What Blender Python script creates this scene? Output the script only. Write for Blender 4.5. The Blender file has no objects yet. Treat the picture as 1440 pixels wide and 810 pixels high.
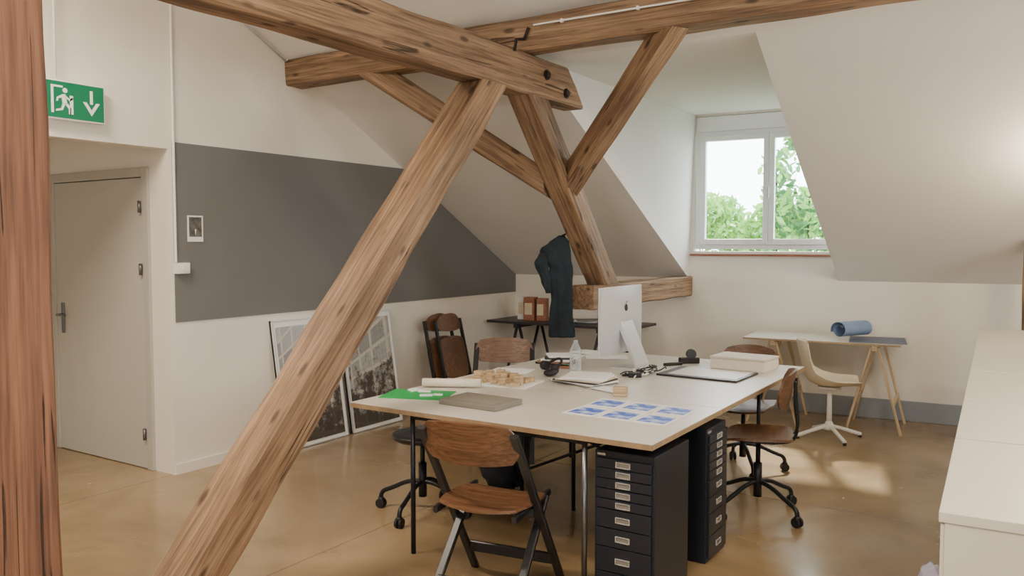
import bpy, bmesh, math, random
from mathutils import Vector, Matrix, noise
random.seed(7)
S=bpy.context.scene
COL=S.collection
def lin(c):
    c=c/255.0
    return c/12.92 if c<=0.04045 else ((c+0.055)/1.055)**2.4
def rgb(r,g,b): return (lin(r),lin(g),lin(b),1)
# ---------------- materials
def new_mat(name):
    m=bpy.data.materials.new(name); m.use_nodes=True
    nt=m.node_tree; b=nt.nodes['Principled BSDF']
    return m,nt,b
def paint(name,col,rough=.6,metal=0,var=.06,scale=6,bump=.0,spec=.5,coat=0):
    m,nt,b=new_mat(name); N=nt.nodes;L=nt.links
    tc=N.new('ShaderNodeTexCoord'); n=N.new('ShaderNodeTexNoise'); n.inputs['Scale'].default_value=scale; n.inputs['Detail'].default_value=5
    L.new(tc.outputs['Object'],n.inputs['Vector'])
    r=N.new('ShaderNodeValToRGB'); c=col
    r.color_ramp.elements[0].position=.3;r.color_ramp.elements[1].position=.7
    r.color_ramp.elements[0].color=(c[0]*(1-var),c[1]*(1-var),c[2]*(1-var),1)
    r.color_ramp.elements[1].color=(min(1,c[0]*(1+var)),min(1,c[1]*(1+var)),min(1,c[2]*(1+var)),1)
    L.new(n.outputs['Fac'],r.inputs['Fac']);L.new(r.outputs['Color'],b.inputs['Base Color'])
    b.inputs['Roughness'].default_value=rough;b.inputs['Metallic'].default_value=metal
    b.inputs['Specular IOR Level'].default_value=spec
    b.inputs['Coat Weight'].default_value=coat
    if bump>0:
        n2=N.new('ShaderNodeTexNoise');n2.inputs['Scale'].default_value=scale*25;n2.inputs['Detail'].default_value=3
        L.new(tc.outputs['Object'],n2.inputs['Vector'])
        bp=N.new('ShaderNodeBump');bp.inputs['Strength'].default_value=bump;bp.inputs['Distance'].default_value=.004
        L.new(n2.outputs['Fac'],bp.inputs['Height']);L.new(bp.outputs['Normal'],b.inputs['Normal'])
    return m
def wood(name,light,mid,dark,rough=.65,cracks=True,gs=1.0,knots=True,patch=.8):
    m,nt,b=new_mat(name); N=nt.nodes;L=nt.links
    tc=N.new('ShaderNodeTexCoord')
    oi=N.new('ShaderNodeObjectInfo')
    def mp(sx,sy,sz):
        a=N.new('ShaderNodeVectorMath');a.operation='ADD'
        ml=N.new('ShaderNodeMath');ml.operation='MULTIPLY';ml.inputs[1].default_value=13.7
        L.new(oi.outputs['Random'],ml.inputs[0])
        L.new(tc.outputs['Object'],a.inputs[0]);L.new(ml.outputs[0],a.inputs[1])
        q=N.new('ShaderNodeMapping');q.inputs['Scale'].default_value=(sx*gs,sy*gs,sz*gs)
        L.new(a.outputs[0],q.inputs['Vector']);return q
    m1=mp(.7,20,20)
    n=N.new('ShaderNodeTexNoise');n.inputs['Scale'].default_value=1.6;n.inputs['Detail'].default_value=8;n.inputs['Roughness'].default_value=.64;n.inputs['Distortion'].default_value=.35
    L.new(m1.outputs[0],n.inputs['Vector'])
    r=N.new('ShaderNodeValToRGB');e=r.color_ramp.elements
    e[0].position=.28;e[0].color=dark;e[1].position=.7;e[1].color=light
    x=e.new(.47);x.color=mid
    L.new(n.outputs['Fac'],r.inputs['Fac'])
    m2=mp(2.2,75,75)
    n2=N.new('ShaderNodeTexNoise');n2.inputs['Scale'].default_value=1.5;n2.inputs['Detail'].default_value=5
    L.new(m2.outputs[0],n2.inputs['Vector'])
    r2=N.new('ShaderNodeValToRGB');r2.color_ramp.elements[0].position=.36;r2.color_ramp.elements[0].color=(.5,.47,.44,1);r2.color_ramp.elements[1].position=.56;r2.color_ramp.elements[1].color=(1,1,1,1)
    L.new(n2.outputs['Fac'],r2.inputs['Fac'])
    mx=N.new('ShaderNodeMixRGB');mx.blend_type='MULTIPLY';mx.inputs[0].default_value=.8
    L.new(r.outputs[0],mx.inputs[1]);L.new(r2.outputs[0],mx.inputs[2])
    out=mx.outputs[0]; hgt=n2.outputs['Fac']
    m4=mp(.8,2,2);n4=N.new('ShaderNodeTexNoise');n4.inputs['Scale'].default_value=1.8;n4.inputs['Detail'].default_value=4
    L.new(m4.outputs[0],n4.inputs['Vector'])
    r4=N.new('ShaderNodeValToRGB');r4.color_ramp.elements[0].position=.36;r4.color_ramp.elements[0].color=(.68,.66,.64,1);r4.color_ramp.elements[1].position=.64;r4.color_ramp.elements[1].color=(1.15,1.13,1.1,1)
    L.new(n4.outputs['Fac'],r4.inputs['Fac'])
    mx4=N.new('ShaderNodeMixRGB');mx4.blend_type='MULTIPLY';mx4.inputs[0].default_value=patch
    L.new(out,mx4.inputs[1]);L.new(r4.outputs[0],mx4.inputs[2]);out=mx4.outputs[0]
    if knots:
        m3=mp(3.4,9,9);v=N.new('ShaderNodeTexVoronoi');v.inputs['Scale'].default_value=1.0
        L.new(m3.outputs[0],v.inputs['Vector'])
        r3=N.new('ShaderNodeValToRGB');r3.color_ramp.elements[0].position=.09;r3.color_ramp.elements[0].color=(.2,.14,.1,1);r3.color_ramp.elements[1].position=.18;r3.color_ramp.elements[1].color=(1,1,1,1)
        L.new(v.outputs['Distance'],r3.inputs['Fac'])
        mx3=N.new('ShaderNodeMixRGB');mx3.blend_type='MULTIPLY';mx3.inputs[0].default_value=.85
        L.new(out,mx3.inputs[1]);L.new(r3.outputs[0],mx3.inputs[2]);out=mx3.outputs[0]
    bp=N.new('ShaderNodeBump');bp.inputs['Strength'].default_value=.45;bp.inputs['Distance'].default_value=.005
    L.new(hgt,bp.inputs['Height'])
    nrm=bp
    if cracks:
        for ci,(sx,sy,th,wd_) in enumerate(((.22,10,.5,.012),(.4,20,.56,.012))):
            m5=mp(sx,sy,sy);n5=N.new('ShaderNodeTexNoise');n5.inputs['Scale'].default_value=1.0;n5.inputs['Detail'].default_value=3;n5.inputs['Distortion'].default_value=.0
            L.new(m5.outputs[0],n5.inputs['Vector'])
            s=N.new('ShaderNodeMath');s.operation='SUBTRACT';s.inputs[1].default_value=th;L.new(n5.outputs['Fac'],s.inputs[0])
            a=N.new('ShaderNodeMath');a.operation='ABSOLUTE';L.new(s.outputs[0],a.inputs[0])
            m6=mp(1.0,3,3);n6=N.new('ShaderNodeTexNoise');n6.inputs['Scale'].default_value=1.3+ci;L.new(m6.outputs[0],n6.inputs['Vector'])
            q6=N.new('ShaderNodeMapRange');q6.inputs['From Min'].default_value=.47;q6.inputs['From Max'].default_value=.6;q6.inputs['To Min'].default_value=.05;q6.inputs['To Max'].default_value=0
            L.new(n6.outputs['Fac'],q6.inputs['Value'])
            aa=N.new('ShaderNodeMath');aa.operation='ADD';L.new(a.outputs[0],aa.inputs[0]);L.new(q6.outputs[0],aa.inputs[1])
            r5=N.new('ShaderNodeValToRGB');r5.color_ramp.elements[0].position=.002;r5.color_ramp.elements[0].color=(0.07,.05,.035,1);r5.color_ramp.elements[1].position=wd_;r5.color_ramp.elements[1].color=(1,1,1,1)
            L.new(aa.outputs[0],r5.inputs['Fac'])
            mx5=N.new('ShaderNodeMixRGB');mx5.blend_type='MULTIPLY';mx5.inputs[0].default_value=.9
            L.new(out,mx5.inputs[1]);L.new(r5.outputs[0],mx5.inputs[2]);out=mx5.outputs[0]
            bp2=N.new('ShaderNodeBump');bp2.inputs['Strength'].default_value=.8;bp2.inputs['Distance'].default_value=.008
            L.new(r5.outputs[0],bp2.inputs['Height']);L.new(nrm.outputs[0],bp2.inputs['Normal']);nrm=bp2
    L.new(out,b.inputs['Base Color']);L.new(nrm.outputs[0],b.inputs['Normal'])
    b.inputs['Roughness'].default_value=rough
    return m
M_wall=paint('wall_paint',rgb(234,229,218),.85,var=.015,scale=2,bump=.12)
M_slope=paint('slope_paint',rgb(232,229,223),.85,var=.015,scale=2,bump=.1)
M_beam=wood('old_beam_wood',rgb(172,144,116),rgb(140,111,84),rgb(92,68,50))
M_beamr=wood('post_wood',rgb(140,98,72),rgb(116,78,56),rgb(80,50,36),gs=.8)
M_ply=wood('plywood_walnut',rgb(134,98,72),rgb(112,79,56),rgb(86,58,42),.32,cracks=False,gs=1.2,knots=False,patch=.5)
M_pine=wood('pine_trestle',rgb(224,204,170),rgb(212,188,154),rgb(194,166,130),.5,cracks=False,knots=False,patch=.2)
M_block=wood('block_wood',rgb(214,188,152),rgb(200,172,136),rgb(176,146,112),.6,cracks=False,knots=False,patch=.2)
M_black=paint('black_lacquer',rgb(30,31,35),.38,var=.1)
M_blackmetal=paint('black_metal',rgb(34,36,42),.35,.4,var=.1)
M_cab=paint('cabinet_blueblack',rgb(33,38,49),.35,.15,var=.05)
M_board=paint('board_grey',rgb(114,113,112),.8,var=.03,scale=3,bump=.05)
M_white=paint('white_plastic',rgb(238,237,232),.4,var=.01)
M_alu=paint('aluminium',rgb(215,217,220),.32,.45,var=.01)
M_steel=paint('steel_tube',rgb(120,122,128),.3,.9,var=.05)
M_chrome=paint('chrome_holder',rgb(215,215,215),.25,.7,var=.02)
M_top=paint('table_laminate',rgb(212,206,196),.33,var=.02,scale=3)
M_edge=paint('table_edge_ply',rgb(154,130,100),.6,var=.15,scale=30)
M_door=paint('door_grey',rgb(190,188,178),.5,var=.015)
M_frame=paint('door_frame_grey',rgb(184,182,172),.5,var=.015)
M_wfr=paint('window_frame_white',rgb(242,244,245),.35,var=.01)
M_base=paint('baseboard_grey',rgb(142,148,154),.5,var=.03)
M_sill=paint('sill_redbrown',rgb(150,94,70),.45,var=.1)
M_cabw=paint('sideboard_white',rgb(214,209,194),.35,var=.01)
M_cabs=paint('sideboard_seam',rgb(84,66,50),.6,var=.05)
M_shell=paint('shell_cream',rgb(224,216,196),.35,var=.01)
M_paper=paint('paper',rgb(238,238,236),.8,var=.02)
M_grey=paint('folder_grey',rgb(126,121,113),.6,var=.05)
M_darkdesk=paint('dark_desk',rgb(50,48,54),.45,var=.1)
M_coat=paint('coat_fabric',rgb(24,36,44),.9,var=.4,scale=14,bump=.5)
M_rubber=paint('rubber',rgb(24,24,27),.6)
M_iron=paint('iron_bolt',rgb(48,40,36),.55,.6,var=.2,scale=40)
M_green=paint('sign_green',rgb(0,118,80),.45,var=.02)
M_signw=paint('sign_white',rgb(240,244,240),.5,var=.01)
M_mat=paint('cutting_mat_green',rgb(30,160,80),.6,var=.05)
M_blue=paint('blue_paper',rgb(128,150,184),.6,var=.05)
M_dblue=paint('drawing_greyblue',rgb(104,112,134),.6,var=.2,scale=12)
M_box1=paint('carton_brown',rgb(150,100,80),.7,var=.2,scale=20)
M_box2=paint('carton_cream',rgb(214,200,170),.7,var=.05)
M_bag=paint('bag_fabric',rgb(28,30,36),.85,var=.3,bump=.4)
M_plastic=paint('plastic_bag',rgb(196,188,210),.3,var=.05)
M_bookw=paint('box_offwhite',rgb(222,214,198),.6,var=.03)
FO=((-6.8+3.0)/2,(-2.6+8.4)/2)
def floor_mat():
    m,nt,b=new_mat('screed_floor');N=nt.nodes;L=nt.links
    tc=N.new('ShaderNodeTexCoord')
    n=N.new('ShaderNodeTexNoise');n.inputs['Scale'].default_value=.8;n.inputs['Detail'].default_value=9;n.inputs['Roughness'].default_value=.58;n.inputs['Distortion'].default_value=.6
    L.new(tc.outputs['Object'],n.inputs['Vector'])
    r=N.new('ShaderNodeValToRGB');e=r.color_ramp.elements
    e[0].position=.3;e[0].color=rgb(122,102,74);e[1].position=.72;e[1].color=rgb(176,152,118)
    x=e.new(.5);x.color=rgb(150,127,93)
    L.new(n.outputs['Fac'],r.inputs['Fac'])
    sp=N.new('ShaderNodeSeparateXYZ');L.new(tc.outputs['Object'],sp.inputs[0])
    out=r.outputs[0]
    OX,OY=FO
    for ax,val in ((0,-3.06-OX),(0,-4.96-OX),(1,5.1-OY)):
        s=N.new('ShaderNodeMath');s.operation='SUBTRACT';s.inputs[1].default_value=val;L.new(sp.outputs[ax],s.inputs[0])
        a=N.new('ShaderNodeMath');a.operation='ABSOLUTE';L.new(s.outputs[0],a.inputs[0])
        l=N.new('ShaderNodeMath');l.operation='LESS_THAN';l.inputs[1].default_value=.004;L.new(a.outputs[0],l.inputs[0])
        f=N.new('ShaderNodeMath');f.operation='MULTIPLY';f.inputs[1].default_value=.6;L.new(l.outputs[0],f.inputs[0])
        mx=N.new('ShaderNodeMixRGB');mx.inputs[2].default_value=rgb(70,56,38)
        L.new(f.outputs[0],mx.inputs[0]);L.new(out,mx.inputs[1]);out=mx.outputs[0]
    L.new(out,b.inputs['Base Color'])
    n2=N.new('ShaderNodeTexNoise');n2.inputs['Scale'].default_value=2.2;n2.inputs['Detail'].default_value=7
    L.new(tc.outputs['Object'],n2.inputs['Vector'])
    mr=N.new('ShaderNodeMapRange');mr.inputs['From Min'].default_value=.3;mr.inputs['From Max'].default_value=.7;mr.inputs['To Min'].default_value=.1;mr.inputs['To Max'].default_value=.3
    L.new(n2.outputs['Fac'],mr.inputs['Value']);L.new(mr.outputs[0],b.inputs['Roughness'])
    b.inputs['Specular IOR Level'].default_value=.8
    bp=N.new('ShaderNodeBump');bp.inputs['Strength'].default_value=.05;bp.inputs['Distance'].default_value=.01
    L.new(n2.outputs['Fac'],bp.inputs['Height']);L.new(bp.outputs[0],b.inputs['Normal'])
    return m
M_floor=floor_mat()
def glass_mat():
    m,nt,b=new_mat('window_glass');N=nt.nodes;L=nt.links;N.remove(b)
    t=N.new('ShaderNodeBsdfTransparent');g=N.new('ShaderNodeBsdfGlossy');g.inputs['Roughness'].default_value=.02
    mx=N.new('ShaderNodeMixShader');mx.inputs[0].default_value=.03
    L.new(t.outputs[0],mx.inputs[1]);L.new(g.outputs[0],mx.inputs[2]);L.new(mx.outputs[0],N['Material Output'].inputs[0]);return m
M_glass=glass_mat()
def bottle_mat():
    m,nt,b=new_mat('bottle_clear');N=nt.nodes;L=nt.links
    b.inputs['Base Color'].default_value=(.9,.95,.96,1);b.inputs['Roughness'].default_value=.05
    t=N.new('ShaderNodeBsdfTransparent');t.inputs[0].default_value=(.93,.96,.97,1)
    lw=N.new('ShaderNodeLayerWeight');lw.inputs[0].default_value=.4
    mr=N.new('ShaderNodeMapRange');mr.inputs['To Min'].default_value=.12;mr.inputs['To Max'].default_value=.75
    L.new(lw.outputs['Facing'],mr.inputs['Value'])
    mx=N.new('ShaderNodeMixShader');L.new(mr.outputs[0],mx.inputs[0])
    L.new(t.outputs[0],mx.inputs[1]);L.new(b.outputs[0],mx.inputs[2]);L.new(mx.outputs[0],N['Material Output'].inputs[0]);return m
M_bottle=bottle_mat()
def leaf_mat(name,c):
    m,nt,b=new_mat(name);N=nt.nodes;L=nt.links
    oi=N.new('ShaderNodeTexCoord');n=N.new('ShaderNodeTexNoise');n.inputs['Scale'].default_value=5;L.new(oi.outputs['Object'],n.inputs['Vector'])
    r=N.new('ShaderNodeValToRGB');r.color_ramp.elements[0].position=.35;r.color_ramp.elements[1].position=.65
    r.color_ramp.elements[0].color=(c[0]*.5,c[1]*.6,c[2]*.6,1);r.color_ramp.elements[1].color=c
    L.new(n.outputs['Fac'],r.inputs['Fac']);L.new(r.outputs[0],b.inputs['Base Color'])
    t=N.new('ShaderNodeBsdfTranslucent');L.new(r.outputs[0],t.inputs[0])
    mx=N.new('ShaderNodeMixShader');mx.inputs[0].default_value=.5
    L.new(b.outputs[0],mx.inputs[1]);L.new(t.outputs[0],mx.inputs[2]);L.new(mx.outputs[0],N['Material Output'].inputs[0]);return m
M_leaf=leaf_mat('leaf_green',rgb(138,186,92));M_leaf2=leaf_mat('leaf_dark',rgb(84,138,84))
def facade_mat(name,ofs):
    m,nt,b=new_mat(name);N=nt.nodes;L=nt.links
    tc=N.new('ShaderNodeTexCoord')
    sp=N.new('ShaderNodeSeparateXYZ');cb=N.new('ShaderNodeCombineXYZ')
    L.new(tc.outputs['Object'],sp.inputs[0])
    # perspective-like convergence of the photographed facade: v = z/(1+.5x)
    d1=N.new('ShaderNodeMath');d1.operation='MULTIPLY_ADD';d1.inputs[1].default_value=.9;d1.inputs[2].default_value=1;L.new(sp.outputs['X'],d1.inputs[0])
    zz=N.new('ShaderNodeMath');zz.operation='ADD';zz.inputs[1].default_value=.25;L.new(sp.outputs['Z'],zz.inputs[0])
    d2=N.new('ShaderNodeMath');d2.operation='DIVIDE';L.new(zz.outputs[0],d2.inputs[0]);L.new(d1.outputs[0],d2.inputs[1])
    d3=N.new('ShaderNodeMath');d3.operation='DIVIDE';L.new(sp.outputs['X'],d3.inputs[0]);L.new(d1.outputs[0],d3.inputs[1])
    L.new(d3.outputs[0],cb.inputs[0]);L.new(d2.outputs[0],cb.inputs[1])
    mp=N.new('ShaderNodeMapping');mp.inputs['Location'].default_value=(ofs*3,ofs,0);L.new(cb.outputs[0],mp.inputs[0])
    def brick(w,h,ms,c1,c2,mc):
        br=N.new('ShaderNodeTexBrick');br.offset=0;br.inputs['Scale'].default_value=1;br.inputs['Brick Width'].default_value=w;br.inputs['Row Height'].default_value=h;br.inputs['Mortar Size'].default_value=ms;br.inputs['Mortar Smooth'].default_value=.1
        br.inputs['Color1'].default_value=c1;br.inputs['Color2'].default_value=c2;br.inputs['Mortar'].default_value=mc
        L.new(mp.outputs[0],br.inputs['Vector']);return br
    b1=brick(.17,.16,.016,rgb(146,146,146),rgb(178,180,180),rgb(196,192,184))
    b2=brick(.034,.053,.003,(1,1,1,1),(.86,.86,.88,1),(1.15,1.13,1.1,1))
    mm=N.new('ShaderNodeMixRGB');mm.blend_type='MULTIPLY';mm.inputs[0].default_value=.7;L.new(b1.outputs[0],mm.inputs[1]);L.new(b2.outputs[0],mm.inputs[2])
    n=N.new('ShaderNodeTexNoise');n.inputs['Scale'].default_value=7;n.inputs['Detail'].default_value=10;n.inputs['Roughness'].default_value=.78;L.new(tc.outputs['Object'],n.inputs['Vector'])
    mr=N.new('ShaderNodeMapRange');mr.inputs['From Min'].default_value=-.45;mr.inputs['From Max'].default_value=.3;mr.inputs['To Min'].default_value=.2;mr.inputs['To Max'].default_value=-.05
    L.new(sp.outputs['Z'],mr.inputs['Value'])
    ad=N.new('ShaderNodeMath');ad.operation='ADD';L.new(n.outputs['Fac'],ad.inputs[0]);L.new(mr.outputs[0],ad.inputs[1])
    r=N.new('ShaderNodeValToRGB');r.color_ramp.elements[0].position=.53;r.color_ramp.elements[0].color=(0,0,0,1);r.color_ramp.elements[1].position=.62;r.color_ramp.elements[1].color=(.92,.92,.92,1)
    L.new(ad.outputs[0],r.inputs['Fac'])
    mx=N.new('ShaderNodeMixRGB');mx.inputs[2].default_value=rgb(66,58,52);L.new(r.outputs[0],mx.inputs[0]);L.new(mm.outputs[0],mx.inputs[1])
    L.new(mx.outputs[0],b.inputs['Base Color']);b.inputs['Roughness'].default_value=.25
    return m
# ---------------- geometry helpers
def link(o,parent=None):
    COL.objects.link(o)
    if parent: o.parent=parent
    return o
def empty(name,loc=(0,0,0),rz=0,rot=None):
    e=bpy.data.objects.new(name,None);e.empty_display_size=.1;COL.objects.link(e)
    e.location=loc;e.rotation_euler=rot if rot else (0,0,rz);return e
def mesh(name,verts,faces,mat,parent=None,smooth=False,loc=None,rot=None):
    me=bpy.data.meshes.new(name);me.from_pydata([tuple(v) for v in verts],[],faces);me.update()
    bm=bmesh.new();bm.from_mesh(me);bmesh.ops.recalc_face_normals(bm,faces=bm.faces);bm.to_mesh(me);bm.free()
    o=bpy.data.objects.new(name,me)
    if mat: me.materials.append(mat)
    if smooth:
        for p in me.polygons:p.use_smooth=True
    link(o,parent)
    if loc:o.location=loc
    if rot:o.rotation_euler=rot
    return o
def box(name,c,s,mat,parent=None,rot=(0,0,0),bev=.0,seg=2):
    x,y,z=s[0]/2,s[1]/2,s[2]/2
    v=[(-x,-y,-z),(x,-y,-z),(x,y,-z),(-x,y,-z),(-x,-y,z),(x,-y,z),(x,y,z),(-x,y,z)]
    f=[(0,3,2,1),(4,5,6,7),(0,1,5,4),(1,2,6,5),(2,3,7,6),(3,0,4,7)]
    o=mesh(name,v,f,mat,parent,loc=c,rot=rot)
    if bev>0:
        b=o.modifiers.new('b','BEVEL');b.width=bev;b.segments=seg
    return o
def bx(name,x0,x1,y0,y1,z0,z1,mat,parent=None,bev=0):
    return box(name,((x0+x1)/2,(y0+y1)/2,(z0+z1)/2),(x1-x0,y1-y0,z1-z0),mat,parent,bev=bev)
def tube(name,pts,r,mat,parent=None,res=4,smooth=False,cyclic=False):
    cu=bpy.data.curves.new(name,'CURVE');cu.dimensions='3D';cu.bevel_depth=r;cu.bevel_resolution=res;cu.use_fill_caps=True
    if smooth:
        sp=cu.splines.new('NURBS');sp.points.add(len(pts)-1)
        for p,q in zip(sp.points,pts):p.co=(*q,1)
        sp.use_endpoint_u=True;sp.order_u=3;sp.resolution_u=8
    else:
        sp=cu.splines.new('POLY');sp.points.add(len(pts)-1)
        for p,q in zip(sp.points,pts):p.co=(*q,1)
    sp.use_cyclic_u=cyclic
    o=bpy.data.objects.new(name+'_c',cu);COL.objects.link(o)
    dg=bpy.context.evaluated_depsgraph_get();me=bpy.data.meshes.new_from_object(o.evaluated_get(dg))
    bpy.data.objects.remove(o);bpy.data.curves.remove(cu)
    me.name=name;me.materials.clear();me.materials.append(mat)
    for p in me.polygons:p.use_smooth=True
    return link(bpy.data.objects.new(name,me),parent)
def cyl(name,p1,p2,r,mat,parent=None,r2=None,n=20):
    p1=Vector(p1);p2=Vector(p2);d=(p2-p1);L=d.length;q=d.to_track_quat('Z','Y')
    r2=r if r2 is None else r2
    v=[];f=[]
    for i in range(n):
        a=2*math.pi*i/n
        v.append(Vector((r*math.cos(a),r*math.sin(a),0)))
    for i in range(n):
        a=2*math.pi*i/n
        v.append(Vector((r2*math.cos(a),r2*math.sin(a),L)))
    v=[q@x+p1 for x in v]
    for i in range(n):
        j=(i+1)%n;f.append((i,j,n+j,n+i))
    f.append(tuple(range(n))[::-1]);f.append(tuple(range(n,2*n)))
    o=mesh(name,v,f,mat,parent)
    for p in o.data.polygons:
        if len(p.vertices)==4:p.use_smooth=True
    return o
def lathe(name,prof,mat,parent=None,loc=(0,0,0),n=24):
    v=[];f=[]
    for r,z in prof:
        for i in range(n):
            a=2*math.pi*i/n;v.append((r*math.cos(a)+loc[0],r*math.sin(a)+loc[1],z+loc[2]))
    for k in range(len(prof)-1):
        for i in range(n):
            j=(i+1)%n;f.append((k*n+i,k*n+j,(k+1)*n+j,(k+1)*n+i))
    f.append(tuple(range(n))[::-1]);f.append(tuple(range((len(prof)-1)*n,len(prof)*n)))
    o=mesh(name,v,f,mat,parent)
    for p in o.data.polygons:
        if len(p.vertices)==4:p.use_smooth=True
    return o
def surf(name,fn,nu,nv,th,mat,parent=None,k=.5,sub=0):
    v=[];f=[]
    for j in range(nv+1):
        for i in range(nu+1):
            u=-1+2*i/nu;w=-1+2*j/nv
            U=u*math.sqrt(1-k*w*w/2);W=w*math.sqrt(1-k*u*u/2)
            v.append(fn(U,W))
    for j in range(nv):
        for i in range(nu):
            a=j*(nu+1)+i;f.append((a,a+1,a+nu+2,a+nu+1))
    o=mesh(name,v,f,mat,parent,smooth=True)
    if th:
        s=o.modifiers.new('s','SOLIDIFY');s.thickness=th;s.offset=0
        e=o.modifiers.new('e','EDGE_SPLIT');e.split_angle=math.radians(50)
    return o
def beam(name,p1,p2,w,h,mat,ref=(0,0,1),c1=None,c2=None,ch=.012,parent=None,amp=.005):
    p1=Vector(p1);p2=Vector(p2);d=(p2-p1).normalized();L=(p2-p1).length
    ref=Vector(ref);y=ref.cross(d).normalized();z=d.cross(y).normalized()
    R=Matrix((d,y,z)).transposed()
    n1=Vector(c1) if c1 else d;n2=Vector(c2) if c2 else d
    a,b=w/2,h/2
    prof=[(-a+ch,-b),(0,-b),(a-ch,-b),(a,-b+ch),(a,0),(a,b-ch),(a-ch,b),(0,b),(-a+ch,b),(-a,b-ch),(-a,0),(-a,-b+ch)]
    n=max(2,int(L/.07));V=[];F=[];k=len(prof)
    seed=random.random()*50
    for i in range(n+1):
        t=i/n
        for (py,pz) in prof:
            off=y*py+z*pz
            x0=-(off.dot(n1))/(d.dot(n1))
            x1=L-(off.dot(n2))/(d.dot(n2))
            x=x0+(x1-x0)*t
            q=noise.noise(Vector((x*2.2+seed,py*7,pz*7)));q2=noise.noise(Vector((x*2.2+seed+9,py*7+3,pz*7)))
            V.append(Vector((x,py+q*amp*2,pz+q2*amp*2)))
    for i in range(n):
        for j in range(k):
            jj=(j+1)%k;F.append((i*k+j,i*k+jj,(i+1)*k+jj,(i+1)*k+j))
    F.append(tuple(range(k)));F.append(tuple(range(n*k,n*k+k)))
    o=mesh(name,V,F,mat)
    o.matrix_world=Matrix.Translation(p1)@R.to_4x4()
    if parent:o.parent=parent
    return o
# ---------------- room shell
XL=-4.94;XR=3.0;YB0=-2.6;SL=.536;KZ=1.235;ZC=3.6;DZ=2.84
def Yb(x): return 7.74+.07*(x-XL)
def rz(x,y): return KZ+SL*(Yb(x)-y)
def yroof(x,z): return Yb(x)-(z-KZ)/SL
bx('floor',-6.8,XR,YB0,8.4,-.1,0,M_floor)
def prism_x(name,yz,x0,x1,mat,parent=None):
    n=len(yz);v=[(x0,y,z) for y,z in yz]+[(x1,y,z) for y,z in yz]
    f=[tuple(range(n)),tuple(range(n,2*n))]+[(i,(i+1)%n,n+(i+1)%n,n+i) for i in range(n)]
    return mesh(name,v,f,mat,parent)
prism_x('wall_left',[(3.42,0),(7.74,0),(7.74,KZ),(yroof(XL,ZC),ZC),(YB0,ZC),(YB0,2.21),(3.42,2.21)],XL-.1,XL,M_wall)
DX0,DX1=-6.34,-5.20
pw=empty('wall_passage')
bx('right_part',DX1+.05,XL-.1,3.42,3.52,0,2.7,M_wall,pw);bx('top_part',DX0-.05,DX1+.05,3.42,3.52,2.08,2.7,M_wall,pw);bx('left_part',-6.8,DX0-.05,3.42,3.52,0,2.7,M_wall,pw)
bx('light_stop',DX0-.1,DX1+.1,3.525,3.56,-.05,2.3,M_wall,pw)  # unseen backing board added to stop sky light leaking around the door
bx('wall_passage_side',-6.8,-6.7,YB0,3.42,0,2.7,M_wall)
bx('ceiling_passage',-6.8,XL-.1,YB0,3.52,2.7,2.75,M_wall)
def ring(nm,x0,x1,zz0,zz1,y0,y1,t,mat,par,tb=None):
    tb=tb or t
    bx(nm+'_l',x0,x0+t,y0,y1,zz0,zz1,mat,par,bev=.004);bx(nm+'_r',x1-t,x1,y0,y1,zz0,zz1,mat,par,bev=.004)
    bx(nm+'_t',x0+t,x1-t,y0,y1,zz1-t,zz1,mat,par,bev=.004);bx(nm+'_b',x0+t,x1-t,y0,y1,zz0,zz0+tb,mat,par,bev=.004)
portals=[]
def fill_winwall(name,origin,rotz,x0,x1,wins,z0,z1,wn):
    e=empty(name,origin,rotz);c=x0
    for a,b in wins:
        bx('pier',c,a,-.1,0,0,ZC,M_wall,e);bx('below',a,b,-.1,0,0,z0,M_wall,e);bx('above',a,b,-.1,0,z1,ZC,M_wall,e);c=b
    bx('pier',c,x1,-.1,0,0,ZC,M_wall,e)
    for i,(a,b) in enumerate(wins):
        w=empty('window_%d'%(wn+i),origin,rotz);ring('frame',a,b,z0,z1,-.08,-.02,.06,M_wfr,w);bx('mullion',(a+b)/2-.03,(a+b)/2+.03,-.08,-.02,z0,z1,M_wfr,w)  # unseen window, added to let daylight reach the sloped ceiling
        bx('glass',a+.05,b-.05,-.055,-.05,z0+.05,z1-.05,M_glass,w)
        M=Matrix.Translation(origin)@Matrix.Rotation(rotz,4,'Z')
        portals.append((M@Vector(((a+b)/2,-.15,(z0+z1)/2)),b-a,z1-z0,rotz))
fill_winwall('wall_front',(0,YB0,0),0,-6.8,XR,[(-1.5,-.1)],.9,2.3,2)  # opening behind the camera, added to bring daylight onto the slope
fill_winwall('wall_right',(XR,0,0),math.pi/2,YB0,8.5,[(1.4,2.8),(4.0,5.4)],.9,2.3,3)  # two more out-of-view openings added for side daylight
mesh('ceiling',[(XL,YB0,ZC),(XR,YB0,ZC),(XR,yroof(XR,ZC),ZC),(XL,yroof(XL,ZC),ZC)],[(0,1,2,3)],M_slope)
BL=(-2.98,Yb(-2.98),KZ);BR=(-1.574,Yb(-1.574),KZ)
TL=(-2.97,yroof(-2.97,DZ),DZ);TR=(-1.487,yroof(-1.487,DZ),DZ)
def rp(x,z): return (x,yroof(x,z),z)
v=[rp(XL,KZ),BL,TL,rp(XL,DZ),TR,rp(XR,DZ),BR,rp(XR,KZ),rp(XL,ZC),rp(XR,ZC)]
mesh('ceiling_slope',v,[(0,1,2,3),(6,7,5,4),(3,2,4,5,9,8)],M_slope)
WL=(-2.93,Yb(-2.93),DZ);WR=(-1.50,Yb(-1.5),DZ)
mesh('ceiling_dormer',[TL,TR,WR,WL],[(0,1,2,3)],M_slope)
mesh('wall_dormer_left',[BL,WL,TL],[(0,1,2)],M_slope)
mesh('wall_dormer_right',[BR,WR,TR],[(0,1,2)],M_slope)
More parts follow.
